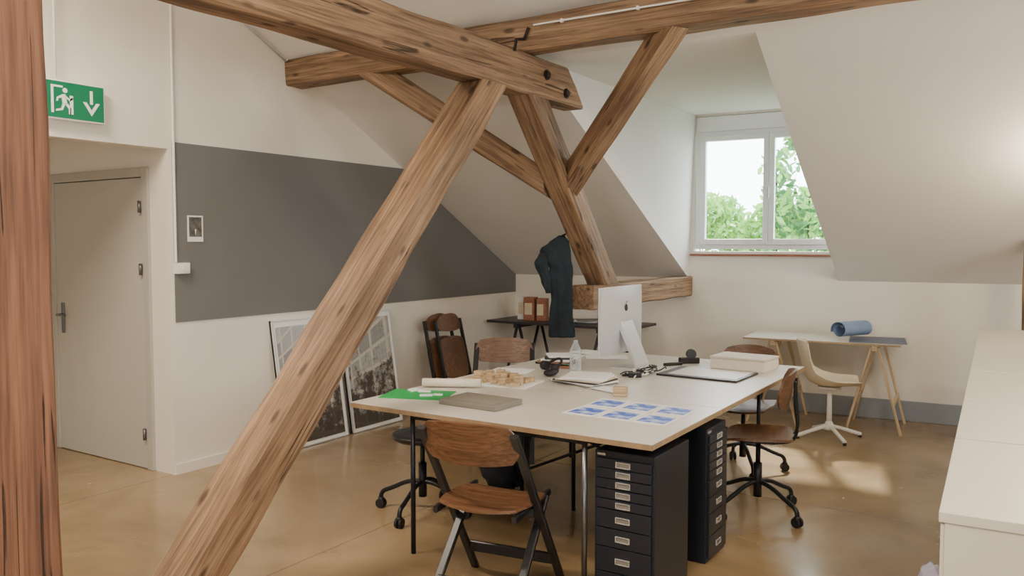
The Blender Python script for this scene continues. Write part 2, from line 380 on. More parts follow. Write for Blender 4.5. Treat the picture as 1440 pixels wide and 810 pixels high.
ang=math.atan(.07)
wb=empty('wall_back',(XL,7.74,0),ang);k=1/math.cos(ang)
def lx(x): return (x-XL)*k
bx('knee',0,lx(XR),0,.2,0,KZ,M_wall,wb)
bx('apron',lx(-3.05),lx(-1.45),0,.2,KZ,1.50,M_wall,wb)
bx('head',lx(-3.05),lx(-1.45),0,.2,2.82,2.95,M_wall,wb)
bx('pier_a',lx(-3.05),lx(-2.93),0,.2,1.50,2.82,M_wall,wb)
bx('pier_b',lx(-1.50),lx(-1.45),0,.2,1.50,2.82,M_wall,wb)
bb=empty('baseboard_back',(XL,7.74,0),ang)
bx('board',lx(-3.5),lx(XR),-.015,-.001,0,.18,M_base,bb,bev=.004)
bx('baseboard_left',XL+.001,XL+.013,3.43,7.7,0,.07,M_wall,None)
win=empty('window_1',(XL,7.74,0),ang)
a0,a1=lx(-2.915),lx(-1.515);z0,z1=1.52,2.815
bx('blind_box',a0,a1,.0,.12,2.67,z1,M_wfr,win,bev=.006)
ring('outer',a0,a1,z0,2.67,.02,.1,.045,M_wfr,win)
mid=(a0+a1)/2
for i,(p,q) in enumerate(((a0+.045,mid-.002),(mid+.002,a1-.045))):
    ring('sash%d'%i,p,q,z0+.045,2.625,.0,.06,.05,M_wfr,win,.055)
    bx('glass_%d'%i,p+.05,q-.05,.03,.036,z0+.1,2.575,M_glass,win)
box('handle',(mid,-.02,2.06),(.018,.03,.11),M_alu,win,bev=.004)
bx('trim_sill',lx(-2.96),lx(-1.53),-.03,.0,1.455,1.475,M_sill,win,bev=.004)
# ---------------- timber frame
tf=empty('timber_frame')
beam('tie_beam',(-2.86,-2.55,2.655),(-2.86,5.12,2.655),.18,.25,M_beam,c2=(0,.22,.222),parent=tf)
beam('purlin_beam',(XL,4.54,2.89),(XR,4.54,2.89),.18,.2,M_beam,parent=tf)
beam('diagonal_strut_a',(-2.86,1.83,0),(-2.86,4.12,2.53),.2,.2,M_beam,c1=(0,0,1),c2=(0,0,1),ch=.015,amp=.007,parent=tf)
beam('diagonal_strut_b',(-3.02,6.05,1.25),(-2.87,4.65,2.53),.18,.2,M_beam,c1=(0,0,1),c2=(0,0,1),parent=tf)
beam('wall_plate_beam',(-3.025,5.72,1.155),(-3.025,7.87,1.155),.19,.19,M_beam,parent=tf)
beam('brace_a',(-4.06,4.54,2.79),(-3.03,5.2,2.0),.14,.16,M_beam,c1=(0,0,1),c2=(1,0,0),parent=tf)
beam('brace_b',(-1.86,4.54,2.79),(-2.84,5.2,2.03),.14,.15,M_beam,c1=(0,0,1),c2=(1,0,0),parent=tf)
for i,(y,z) in enumerate(((4.72,2.68),(4.98,2.6))):
    cyl('bolt_%d'%i,(-2.772,y,z),(-2.752,y,z),.022,M_iron,tf,n=12)
    cyl('washer_%d'%i,(-2.772,y,z),(-2.765,y,z),.034,M_iron,tf,n=16)
tube('bracket',[(-2.765,4.32,2.76),(-2.765,4.34,2.83),(-2.765,4.43,2.85),(-2.74,4.44,2.92)],.01,M_iron,tf)
beam('timber_post',(-2.32,1.09,0),(-2.32,1.09,ZC),.2,.2,M_beamr,ref=(0,1,0))
beam('timber_post',(-.08,7.4,0),(-.08,7.4,rz(-.08,7.4)),.1,.1,M_beam,ref=(0,1,0))
cab=empty('cable_conduit')
tube('run',[(-2.7,4.435,2.93),(-1.5,4.432,2.925),(0,4.432,2.93),(2.9,4.432,2.93)],.006,M_white,cab)
for i in range(9):
    box('clip_%d'%i,(-2.5+i*.5,4.437,2.928),(.014,.02,.022),M_white,cab)
cv=empty('wall_conduit')
tube('run',[(XL+.012,3.455,ZC-.02),(XL+.012,3.455,1.45)],.009,M_white,cv)
box('box',(XL+.026,3.49,1.41),(.05,.10,.075),M_white,cv,bev=.006)
cyl('knob',(XL+.05,3.49,1.41),(XL+.064,3.49,1.41),.018,M_white,cv)
tube('slope_conduit',[(XL+.015,4.0,rz(XL,4.0)-.03),(XL+.015,4.46,rz(XL,4.46)-.03),(XL+.015,4.46,2.99)],.009,M_alu)
prism_x('blackboard',[(3.45,1.042),(7.73,1.042),(7.73,rz(XL,7.73)-.004),(yroof(XL,2.258)-.01,2.258),(3.45,2.258)],XL+.001,XL+.008,M_board)
ph=empty('photo_print',(XL+.012,3.612,1.68))
box('card',(0,0,0),(.003,.125,.18),M_paper,ph)
m_ph=paint('photo_bw',rgb(92,88,82),.5,var=.6,scale=25)
box('image',(.002,0,.012),(.002,.10,.135),m_ph,ph)
lathe('figure',[(.004,0),(.02,.005),(.022,.05),(.008,.065),(.014,.08),(.012,.095),(.002,.1)],M_paper,ph,loc=(0,0,-.055),n=10).scale=(.15,1,1)
# door
dr=empty('door_1',(0,3.42,0))
bx('leaf',DX0,DX1-.02,-.012,.03,.004,2.03,M_door,dr,bev=.004)
bx('frame_r',DX1-.02,DX1+.05,-.02,.04,0,2.10,M_frame,dr,bev=.004)
bx('frame_l',DX0-.06,DX0,-.02,.04,0,2.10,M_frame,dr,bev=.004)
bx('frame_t',DX0,DX1-.02,-.02,.04,2.035,2.10,M_frame,dr,bev=.004)
for i,z in enumerate((1.83,1.40,.25)):
    cyl('hinge_%d'%i,(DX1-.03,-.03,z-.04),(DX1-.03,-.03,z+.04),.011,M_steel,dr)
bx('plate',-6.27,-6.23,-.022,-.012,.9,1.13,M_steel,dr,bev=.004)
cyl('spindle',(-6.25,-.02,1.04),(-6.25,-.065,1.04),.01,M_steel,dr)
tube('lever',[(-6.25,-.065,1.04),(-6.14,-.065,1.04)],.01,M_steel,dr)
# exit sign
ex=empty('exit_sign',(XL+.05,2.76,2.42))
box('body',(0,0,0),(.045,.37,.23),M_white,ex,bev=.006)
box('face',(.024,0,0),(.003,.35,.21),M_green,ex)
def flat(nm,pts):
    n=len(pts);v=[(.0262,u,w) for u,w in pts]+[(.0275,u,w) for u,w in pts]
    mesh(nm,v,[tuple(range(n)),tuple(range(n,2*n))]+[(i,(i+1)%n,n+(i+1)%n,n+i) for i in range(n)],M_signw,ex)
flat('arrow_shaft',[(.088,-.005),(.106,-.005),(.106,.075),(.088,.075)])
flat('arrow_head',[(.045,.005),(.097,-.075),(.149,.005),(.127,.005),(.097,-.04),(.067,.005)])
flat('door_pict',[(-.145,-.08),(-.13,-.08),(-.13,.07),(-.075,.07),(-.075,.082),(-.145,.082)])
flat('panel_pict',[(-.035,-.08),(-.015,-.08),(-.015,.03),(-.035,.03)])
flat('man_body',[(-.085,.03),(-.06,.035),(-.05,-.02),(-.078,-.025)])
flat('man_head',[(-.062+.015*math.cos(a),.056+.015*math.sin(a)) for a in [i*.6283 for i in range(10)]])
flat('man_leg_a',[(-.062,-.025),(-.045,-.02),(-.028,-.045),(-.03,-.08),(-.042,-.08),(-.042,-.05)])
flat('man_leg_b',[(-.078,-.02),(-.06,-.02),(-.078,-.06),(-.118,-.07),(-.118,-.058),(-.088,-.05)])
flat('man_arm_a',[(-.06,.03),(-.035,.008),(-.02,.02),(-.014,.013),(-.034,-.006),(-.06,.014)])
flat('man_arm_b',[(-.085,.028),(-.112,.012),(-.115,-.01),(-.105,-.01),(-.102,.006),(-.08,.012)])
cyl('rod',(0,-.10,.115),(0,-.10,1.15),.007,M_white,ex)
# ---------------- furniture
tb=empty('work_table')
X0,X1,Y0,Y1,ZT=-3.04,-1.34,3.15,5.72,.747
for i,(a,b,c,d) in enumerate(((X0,X1,Y0,4.046),(X0,-2.194,4.054,Y1),(-2.186,X1,4.054,Y1))):
    bx('core_%d'%i,a,b,c,d,ZT-.027,ZT-.003,M_edge,tb)
    bx('top_%d'%i,a-.001,b+.001,c-.001,d+.001,ZT-.004,ZT,M_top,tb,bev=.001)
legs=[(-2.66,3.2),(-1.68,3.2),(-2.66,4.24),(-2.3,4.24),(-1.68,4.3),(-2.9,5.3),(-1.52,5.3),(-2.3,5.6)]
for i,(x,y) in enumerate(legs):
    cyl('leg_%d'%i,(x,y,0),(x,y,ZT-.027),.0125,M_steel if i==1 else M_blackmetal,tb)
for i,(p,q) in enumerate((((-2.66,3.2),(-1.68,3.2)),((-2.66,4.24),(-1.68,4.3)),((-2.66,3.2),(-2.66,4.24)),((-1.68,3.2),(-1.68,4.3)),((-2.9,5.3),(-1.52,5.3)))):
    cyl('rail_%d'%i,(*p,ZT-.045),(*q,ZT-.045),.011,M_blackmetal,tb)
cyl('cross_a',(-2.66,4.24,.18),(-1.68,4.3,.62),.009,M_blackmetal,tb)
cyl('cross_b',(-1.68,4.3,.18),(-2.66,4.24,.62),.009,M_blackmetal,tb)
def drawers(loc,rzz):
    e=empty('drawer_cabinet',loc,rzz);W,D,H=.285,.41,.67
    bx('body',-W/2,W/2,-D/2+.012,D/2,0,H,M_cab,e,bev=.004)
    hs=[.045]*5+[.085]*2+[.112]*2
    z=H-.03-.0
    for i,h in enumerate(hs):
        bx('front_%d'%i,-W/2+.012,W/2-.012,-D/2,-D/2+.014,z-h+.002,z-.002,M_cab,e,bev=.002)
        zc=z-h/2
        ring('holder_%d'%i,-.035,.035,zc-.014,zc+.014,-D/2-.008,-D/2,.005,M_chrome,e)
        bx('label_%d'%i,-.03,.03,-D/2-.002,-D/2,zc-.009,zc+.009,M_grey,e)
        z-=h
    bx('nameplate',-.13,-.09,-D/2+.008,-D/2+.012,H-.022,H-.012,M_chrome,e)
drawers((-1.505,3.43,0),0)
drawers((-1.55,4.005,0),math.pi/2)

def seat_fn(z0,a=.21,b=.20):
    return lambda U,W:(a*U,b*W,z0-.018*(1-U*U)*(1-.3*W)+(.0 if W<.4 else -.02*((W-.4)/.6)**2)+ .012*max(0,-W))
def back_fn(y0,zc,a=.2,b=.09,cv=.055,tilt=.12):
    return lambda U,W:(a*U,y0+cv*U*U-tilt*b*W,zc+b*W)
def folding_chair(loc,rzz,name='folding_chair',rot=None):
    e=empty(name,loc,rzz,rot)
    surf('seat',seat_fn(.455),14,12,.012,M_ply,e,k=.5)
    surf('backrest',back_fn(-.275,.75,.225,.095,.05,.3),16,8,.012,M_ply,e,k=.6)
    for s in(-1,1):
        beam('long_leg_%d'%s,(.215*s,-.265,.80),(.225*s,.27,0),.024,.038,M_black,ref=(1,0,0),c2=(0,0,1),ch=.005,amp=.0).parent=e
        beam('short_leg_%d'%s,(.185*s,.15,.435),(.195*s,-.27,0),.024,.038,M_black,ref=(1,0,0),c2=(0,0,1),ch=.005,amp=.0).parent=e
        beam('side_rail_%d'%s,(.185*s,-.2,.43),(.185*s,.2,.44),.02,.03,M_black,ch=.004,amp=0).parent=e
    beam('bar_a',(-.19,-.17,.105),(.19,-.17,.105),.018,.05,M_black,ch=.004,amp=0).parent=e
    beam('bar_b',(-.215,.18,.14),(.215,.18,.14),.018,.05,M_black,ch=.004,amp=0).parent=e
    beam('bar_c',(-.215,-.05,.42),(.215,-.05,.42),.02,.035,M_black,ch=.004,amp=0).parent=e
    return e
folding_chair((-2.03,3.0,0),math.radians(9))
folding_chair((-3.37,5.10,0),math.radians(-150))
def base(e,R=.29,col=M_blackmetal,n=4,a0=.5,seat=.43):
    cyl('column_low',(0,0,.1),(0,0,.3),.024,col,e);cyl('column_high',(0,0,.28),(0,0,seat),.014,M_blackmetal,e)
    for i in range(n):
        a=a0+i*2*math.pi/n;c,s=math.cos(a),math.sin(a)
        tube('spoke_%d'%i,[(0,0,.19),(c*.08,s*.08,.19),(c*R*.75,s*R*.75,.125),(c*R,s*R,.10),(c*R,s*R,.06)],.013,col,e,smooth=True)
        t=Vector((-s,c,0));p=Vector((c*R,s*R,.028))
        for q in (-1,1):
            cyl('caster_%d_%d'%(i,q),p+t*.006*q,p+t*.02*q,.028,M_rubber,e)
        lathe('fork_%d'%i,[(.008,.03),(.02,.045),(.02,.058),(.008,.066)],col,e,loc=(c*R,s*R,0),n=12)
def swivel_chair(loc,rzz,a0=.5):
    e=empty('swivel_chair',loc,rzz)
    surf('seat',seat_fn(.475),14,12,.014,M_ply,e,k=.5)
    surf('backrest',back_fn(-.18,.745,.2,.115,.06,.2),16,8,.012,M_ply,e,k=.7)
    box('seat_plate',(0,0,.44),(.16,.2,.02),M_blackmetal,e,bev=.004)
    for s in(-1,1):
        tube('back_stem_%d'%s,[(.05*s,.02,.435),(.06*s,-.16,.43),(.07*s,-.225,.5),(.08*s,-.198,.68),(.08*s,-.202,.8)],.009,M_blackmetal,e,smooth=True)
    base(e,a0=a0)
swivel_chair((-1.37,4.78,0),math.radians(102),.9)
swivel_chair((-1.72,5.63,0),math.radians(182))
st=empty('swivel_stool',(-3.02,3.72,0))
lathe('seat',[(.02,.435),(.15,.435),(.175,.45),(.18,.465),(.17,.475),(.1,.47),(.01,.468)],M_black,st,n=36)
base(st,R=.28,a0=.2,seat=.436)
def blob(name,c,s,mat,seed,parent=None,amp=.18,n=24,floorz=None):
    v=[];f=[]
    for j in range(n+1):
        th=math.pi*j/n
        for i in range(n):
            a=2*math.pi*i/n
            d=Vector((math.sin(th)*math.cos(a),math.sin(th)*math.sin(a),math.cos(th)))
            d=Vector([math.copysign(abs(q)**.75,q) for q in d])
            r=1+amp*noise.fractal(d*2.2+Vector((seed,0,0)),1,2,4)
            p=Vector((d.x*s[0]*r+c[0],d.y*s[1]*r+c[1],d.z*s[2]*r+c[2]))
            if floorz is not None:p.z=max(p.z,floorz)
            v.append(p)
    for j in range(n):
        for i in range(n):
            k2=(i+1)%n;f.append((j*n+i,j*n+k2,(j+1)*n+k2,(j+1)*n+i))
    return mesh(name,v,f,mat,parent,smooth=True)
bg=empty('backpack',(-2.90,4.40,0))
blob('body',(0,0,.26),(.17,.14,.27),M_bag,3,bg,floorz=.001)
blob('pocket',(.05,-.13,.15),(.11,.06,.12),M_bag,8,bg,floorz=.001)
tube('strap',[(-.05,-.1,.45),(-.02,-.12,.55),(.05,-.1,.54),(.07,-.08,.44)],.012,M_bag,bg,smooth=True)
blob('plastic_bag',(-.375,4.08,.06),(.06,.1,.065),M_plastic,5,amp=.25,floorz=.001)
mo=empty('desktop_computer',(-2.40,5.06,ZT),math.pi/2)
def mback(U,W):
    return (.325*U,-.012-.035*max(0,(1-U*U))*max(0,(1-W*W))-.006,.32+.225*W)
surf('back',mback,20,16,.004,M_alu,mo,k=.06)
bx('bezel',-.325,.325,-.016,-.004,.095,.545,M_alu,mo,bev=.005)
bx('screen',-.318,.318,-.004,-.001,.165,.538,paint('screen_glass',rgb(14,14,16),.08),mo)
def logo(nm,pts,yb):
    v=[(x,yb,z) for x,z in pts];mesh(nm,v,[tuple(range(len(v)))],M_black,mo)
pts=[(.022*math.cos(t)*(1+.12*math.cos(2*t)),.40+.026*math.sin(t)*(1-.06*math.cos(2*t))) for t in [i*2*math.pi/24 for i in range(24)]]
logo('logo',pts,-.0525);logo('logo_leaf',[(0,.43),(.012,.436),(.014,.448),(.002,.442)],-.0525)
vs=[(-.03,.30),(-.055,.31),(-.175,.03),(-.18,.012),(-.17,.0),(.02,.0),(.02,.007),(-.155,.009),(-.16,.03)]
n=len(vs);v=[(-.095,y,z) for y,z in vs]+[(.095,y,z) for y,z in vs]
mesh('stand',v,[tuple(range(n)),tuple(range(n,2*n))]+[(i,(i+1)%n,n+(i+1)%n,n+i) for i in range(n)],M_alu,mo)
cb=empty('cable_tangle')
for i in range(9):
    a=Vector((-2.12+random.uniform(-.03,.03),4.86+random.uniform(-.1,.1),ZT+.006));pts=[a]
    for j in range(6):
        a=a+Vector((random.uniform(-.1,.1),random.uniform(-.12,.12),0));a.x=min(max(a.x,-2.2),-2.06);a.y=min(max(a.y,4.6),5.1)
        pts.append(Vector((a.x,a.y,ZT+.005+random.uniform(0,.03))))
    tube('cable_%d'%i,pts,.004,M_white if i%3==0 else M_rubber,cb,smooth=True)
box('hub',(-2.12,4.70,ZT+.015),(.08,.06,.028),M_rubber,cb,(0,0,.5),bev=.004)
lathe('water_bottle',[(.03,0),(.038,.004),(.038,.12),(.036,.135),(.018,.175),(.014,.18),(.014,.2)],M_bottle,loc=(-2.56,4.74,ZT+.001))
def sheet(name,x,y,w,h,r=0,mat=None,z=0,t=.0015,par=None,bev=0):
    return box(name,(x,y,ZT+z+t/2+.0005),(w,h,t),mat or M_paper,par,(0,0,math.radians(r)),bev=bev)
cm=empty('cutting_mat')
sheet('mat',-2.87,3.5,.36,.26,20,M_mat,0,.004,cm)
for i in range(6):
    sheet('scrap_%d'%i,-2.87+random.uniform(-.1,.12),3.5+random.uniform(-.07,.08),random.uniform(.03,.08),random.uniform(.01,.03),random.uniform(0,90),M_paper,.005,.008,cm)
pr=empty('paper_roll')
cyl('tube',(-3.0,3.70,ZT+.03),(-2.70,3.86,ZT+.03),.024,M_bookw,pr);cyl('core',(-2.7001,3.8599,ZT+.03),(-2.699,3.8606,ZT+.03),.018,M_grey,pr)
gb=empty('grey_folder');sheet('cover',-2.43,3.47,.36,.24,-2,M_grey,.0,.028,gb,bev=.004);sheet('label',-2.43,3.47,.30,.19,-2,paint('folder_top',rgb(134,128,116),.6),.0285,.001,gb)
wbk=empty('wooden_block_model')
sheet('tray',-2.70,4.08,.42,.30,8,M_paper,0,.006,wbk)
for i in range(5):
    for j in range(4):
        if random.random()<.12: continue
        sx,sy,sz=random.uniform(.035,.065),random.uniform(.03,.05),random.uniform(.02,.06)
        box('block_%d%d'%(i,j),(-2.70-.15+.075*i+random.uniform(-.012,.012),4.08-.10+.065*j+random.uniform(-.01,.01),ZT+.007+sz/2),(sx,sy,sz),M_block,wbk,(0,0,.14+random.uniform(-.4,.4)),bev=.001)
ps=empty('paper_sheets')
for i,(x,y,w,h,r) in enumerate(((-2.9,4.5,.26,.2,15),(-2.92,5.25,.21,.3,5),(-2.66,5.4,.3,.21,30),(-2.86,5.56,.3,.21,-12),(-2.05,4.2,.21,.12,-20))):
    sheet('sheet_%d'%i,x,y,w,h,r,M_paper,.001*i,.0015,ps)
sb=empty('sketchbook_stack')
for i in range(6):
    sheet('book_%d'%i,-2.30+.01*i,4.36-.008*i,.34-.018*i,.25,-22+8*i,[M_grey,M_paper,M_darkdesk,M_box2,M_paper,M_paper][i],.009*i,.008,sb)
bk=empty('book_pile')
for i in range(5):
    sheet('book_%d'%i,-2.82+.01*i,4.93,.22-.01*i,.17,12*i-10,[M_black,M_box1,M_paper,M_darkdesk,M_paper][i],.014*i,.013,bk)
ms=empty('computer_mouse');blob('shell',(-2.58,4.45,ZT+.023),(.035,.055,.018),M_rubber,2,ms,amp=.02)
hp=empty('headphones')
tube('band',[(-2.62,4.58,ZT+.03),(-2.58,4.62,ZT+.07),(-2.66,4.68,ZT+.09),(-2.74,4.66,ZT+.03)],.009,M_rubber,hp,smooth=True)
cyl('cup_a',(-2.64,4.57,ZT+.031),(-2.60,4.58,ZT+.031),.03,M_rubber,hp);cyl('cup_b',(-2.76,4.66,ZT+.031),(-2.72,4.65,ZT+.031),.03,M_rubber,hp)
tp=empty('pencil_tray')
box('tray',(-2.70,4.78,ZT+.008),(.14,.05,.014),M_box1,tp,(0,0,.3),bev=.002)
for i in range(4): cyl('pencil_%d'%i,(-2.76,4.75+.01*i,ZT+.022),(-2.64,4.79+.01*i,ZT+.022),.004,[M_black,M_mat,M_sill,M_blue][i],tp,n=8)
box('wooden_block',(-1.92,4.07,ZT+.026),(.075,.05,.05),M_block,None,(0,0,.3),bev=.002)
def print_mat():
    m,nt,b=new_mat('blue_print');N=nt.nodes;L=nt.links
    tc=N.new('ShaderNodeTexCoord');n=N.new('ShaderNodeTexNoise');n.inputs['Scale'].default_value=14;n.inputs['Detail'].default_value=3;L.new(tc.outputs['Object'],n.inputs[0])
    r=N.new('ShaderNodeValToRGB');r.color_ramp.elements[0].position=.46;r.color_ramp.elements[0].color=rgb(60,100,205);r.color_ramp.elements[1].position=.62;r.color_ramp.elements[1].color=rgb(190,208,240)
    L.new(n.outputs['Fac'],r.inputs[0]);L.new(r.outputs[0],b.inputs['Base Color']);b.inputs['Roughness'].default_value=.5;return m
MP=print_mat()
bp=empty('printed_sheets')
for i in range(3):
    for j in range(2):
        x=-1.88+i*.182;y=3.61+j*.235;r=random.uniform(-3,3)
        sheet('sheet_%d%d'%(i,j),x,y,.176,.225,r,M_paper,0,.001,bp)
        sheet('image_%d%d'%(i,j),x,y,.14,.15,r,MP,.0012,.0006,bp)
lc=empty('drawing_board')
sheet('board',-1.77,5.03,.52,.40,-2,M_black,0,.012,lc,bev=.002);sheet('paper',-1.75,5.04,.44,.34,-2,M_top,.0125,.001,lc)
bw=empty('storage_box')
sheet('body',-1.66,5.44,.37,.26,-4,M_bookw,.0,.068,bw,bev=.003);sheet('lid',-1.66,5.44,.38,.27,-4,paint('box_lid',rgb(206,196,176),.6),.069,.014,bw,bev=.003)
tg=empty('tape_dispenser')
box('base',(-2.05,5.45,ZT+.021),(.14,.05,.04),M_rubber,tg,(0,0,.7),bev=.006);cyl('roll',(-2.03,5.445,ZT+.065),(-2.045,5.465,ZT+.065),.035,M_darkdesk,tg)
cyl('knife',(-2.14,5.22,ZT+.012),(-2.06,5.34,ZT+.012),.011,M_rubber,tg)
for i,(ya,ybb) in enumerate(((4.25,4.92),(4.97,5.60))):
    w=ybb-ya;e=empty('framed_picture',(XL+.17,ya,.002),rot=(0,0,0))
    e.rotation_euler=(0,-math.asin(.15/1.0),0)
    H=1.0
    c=box('panel',(-.012,w/2,H/2),(.02,w,H),M_paper,e,bev=.002)
    im=box('image',(0,0,0),(w-.07,.003,H-.09),facade_mat('facade_print_%d'%i,.05*i),None);im.parent=e;im.location=(.0005,w/2,H/2-.01);im.rotation_euler=(0,0,math.pi/2)
    for s,(yy,zz,sy,sz) in enumerate(((w/2,H-.006,w,.012),(w/2,.006,w,.012),(.006,H/2,.012,H),(w-.006,H/2,.012,H))):
        box('frame_%d'%s,(-.008,yy,zz),(.03,sy,sz),M_alu,e,bev=.002)
for q in range(2):
    e=empty('folded_chair',(-4.62+.08*q,6.16+.06*q,.0),rot=(0,math.radians(-13),0))
    surf('seat',lambda U,W:(.02*(1-U*U),.195*U,.52+.2*W),12,10,.012,M_ply,e,k=.5)
    surf('backrest',lambda U,W:(.03*(1-U*U)-.0,.18*U*(1-.15*W),.85+.085*W),12,8,.012,M_ply,e,k=.8)
    for s in(-1,1):
        beam('long_leg_%d'%s,(0,.205*s,.03),(0,.19*s,.88),.02,.034,M_black,ref=(1,0,0),ch=.004,amp=0).parent=e
        beam('short_leg_%d'%s,(-.02,.175*s,.07),(-.02,.175*s,.6),.02,.034,M_black,ref=(1,0,0),ch=.004,amp=0).parent=e
    beam('bar',(-.0,-.2,.16),(0,.2,.16),.018,.04,M_black,ch=.004,amp=0).parent=e
sd=empty('side_desk')
bx('top',-4.88,-3.25,7.08,7.72,.755,.78,M_darkdesk,sd,bev=.003)
for t,x in enumerate((-4.55,-3.6)):
    bx('bar_%d'%t,x-.02,x+.02,7.12,7.68,.71,.754,M_darkdesk,sd)
    for s in(-1,1):
        for y in(7.18,7.62):
            cyl('leg_%d_%d_%d'%(t,s,int(y*10)),(x+.015*s,y,.72),(x+.2*s,y,0),.015,M_darkdesk,sd)
gp=empty('gift_cartons')
for i,(x,y,w,h,mt) in enumerate(((-4.60,7.35,.07,.24,M_paper),(-4.47,7.3,.12,.24,M_box1),(-4.34,7.32,.10,.23,M_box1))):
    box('carton_%d'%i,(x,y,.781+h/2),(w,.1,h),mt,gp,(0,0,.1*i),bev=.002)
    box('band_%d'%i,(x,y-.052,.781+h*.5),(w*.7,.004,h*.5),M_box2,gp,(0,0,.1*i))
pc=empty('paper_pile')
for i in range(5): box('sheet_%d'%i,(-3.9+.02*i,7.4,.784+.006*i),(.3,.22,.005),M_paper if i%2 else M_grey,pc,(0,0,.15*i))
co=empty('hanging_coat',(-3.12,5.48,0))
def coat(nm,zt,zb,prof,cx,cy,seed):
    n=48;R=34;v=[];f=[]
    for j in range(R+1):
        t=j/R;z=zt+(zb-zt)*t
        for kk in range(len(prof)-1):
            if prof[kk][0]<=t<=prof[kk+1][0]:
                u=(t-prof[kk][0])/(prof[kk+1][0]-prof[kk][0]);u=u*u*(3-2*u)
                w=prof[kk][1]+(prof[kk+1][1]-prof[kk][1])*u;sx=prof[kk][2]+(prof[kk+1][2]-prof[kk][2])*u
        for i in range(n):
            a=2*math.pi*i/n
            fold=1+.18*t*math.sin(a*7+seed)+.12*math.sin(a*3+t*4+seed)+.12*noise.noise(Vector((a*1.5,t*7,seed)))
            ux=math.cos(a)*w*fold+sx;uy=math.sin(a)*w*.5*fold
            v.append((cx+ux*.84-uy*.54,cy+ux*.54+uy*.84,z))
    for j in range(R):
        for i in range(n):
            k2=(i+1)%n;f.append((j*n+i,j*n+k2,(j+1)*n+k2,(j+1)*n+i))
    f.append(tuple(range(n)));f.append(tuple(range(R*n,R*n+n)))
    mesh(nm,v,f,M_coat,co,smooth=True)
coat('body',1.64,.86,[(0,.02,.03),(.06,.07,0.01),(.14,.115,-.03),(.22,.12,-.03),(.32,.085,.02),(.6,.08,.035),(1,.09,.04)],0,0,1)
coat('sleeve',1.50,1.2,[(0,.03,-.06),(.25,.05,-.07),(.7,.035,-.04),(1,.02,-.02)],-.02,-.06,4)
cyl('hook',(.03,0,1.63),(.12,.04,1.68),.008,M_iron,co)
tt=empty('trestle_table',(-1.0,7.98,0),ang)
bx('top',-1.27,0.0,-.68,-.03,.735,.753,M_top,tt,bev=.002);bx('edge',-1.268,-.002,-.682,-.678,.736,.751,M_edge,tt)
for t,x in enumerate((-1.02,-.2)):
    bx('bar_%d'%t,x-.022,x+.022,-.66,-.06,.69,.734,M_pine,tt,bev=.003)
    for s in(-1,1):
        for y in(-.62,-.1):
            b=beam('leg_%d_%d_%d'%(t,s,int(-y*10)),(x+.025*s,y,.72),(x+.21*s,y,0),.02,.045,M_pine,ref=(0,1,0),c2=(0,0,1),ch=.003,amp=0);b.parent=tt
        b=beam('stretcher_%d_%d'%(t,s),(x+.15*s,-.62,.25),(x+.15*s,-.1,.25),.018,.04,M_pine,ch=.003,amp=0);b.parent=tt
br=empty('paper_drawing_roll',(-1.0,7.98,.754),ang)
def roll(U,W):
    th=(U+1)*.5*2.9*math.pi-.3;r=.085-.022*(U+1)
    a=.17*W;b_=r*math.cos(th);c,s=math.cos(1.0),math.sin(1.0)
    return (-.40+a*c-b_*s, -.42+a*s+b_*c, .087+r*.9*math.sin(th))
surf('roll',roll,60,6,.001,M_blue,br,k=0)
box('sheet',(-.20,-.40,.002),(.44,.5,.002),M_dblue,br,(0,0,.1))
ec=empty('shell_chair',(-1.43,6.98,0),math.radians(-75))
pf=[(.23,.425),(.21,.445),(.12,.44),(0,.43),(-.1,.435),(-.17,.475),(-.205,.55),(-.23,.65),(-.25,.74),(-.262,.81)]
wd=[.17,.20,.22,.225,.225,.225,.22,.21,.19,.15]
def shell(U,W):
    t=(W+1)/2*(len(pf)-1);i=min(int(t),len(pf)-2);q=t-i
    y=pf[i][0]*(1-q)+pf[i+1][0]*q;z=pf[i][1]*(1-q)+pf[i+1][1]*q;w=wd[i]*(1-q)+wd[i+1]*q
    s=(W+1)/2
    lift=.06*abs(U)**3*(1-s)+0.05*abs(U)**3*math.exp(-((s-.5)/.2)**2)
    fw=.10*abs(U)**2.5*s
    return (w*U,y+fw,z+lift)
o=surf('shell',shell,22,26,.007,M_shell,ec,k=.3)
o.modifiers.new('ss','SUBSURF').levels=1
cyl('column',(0,0,.08),(0,0,.42),.022,M_white,ec,r2=.018);cyl('mount',(0,0,.405),(0,0,.425),.09,M_white,ec)
for i in range(4):
    a=.4+i*math.pi/2;c,s=math.cos(a),math.sin(a)
    tube('foot_%d'%i,[(0,0,.10),(c*.1,s*.1,.075),(c*.27,s*.27,.022)],.016,M_white,ec)
    cyl('glide_%d'%i,(c*.265,s*.265,0),(c*.265,s*.265,.02),.014,M_rubber,ec)
lathe('hub',[(.05,.07),(.045,.09),(.026,.13),(.02,.14)],M_white,ec)
cbn=[(0,.85),(.865,1.63),(1.645,2.5),(2.515,3.66),(3.675,4.85)]
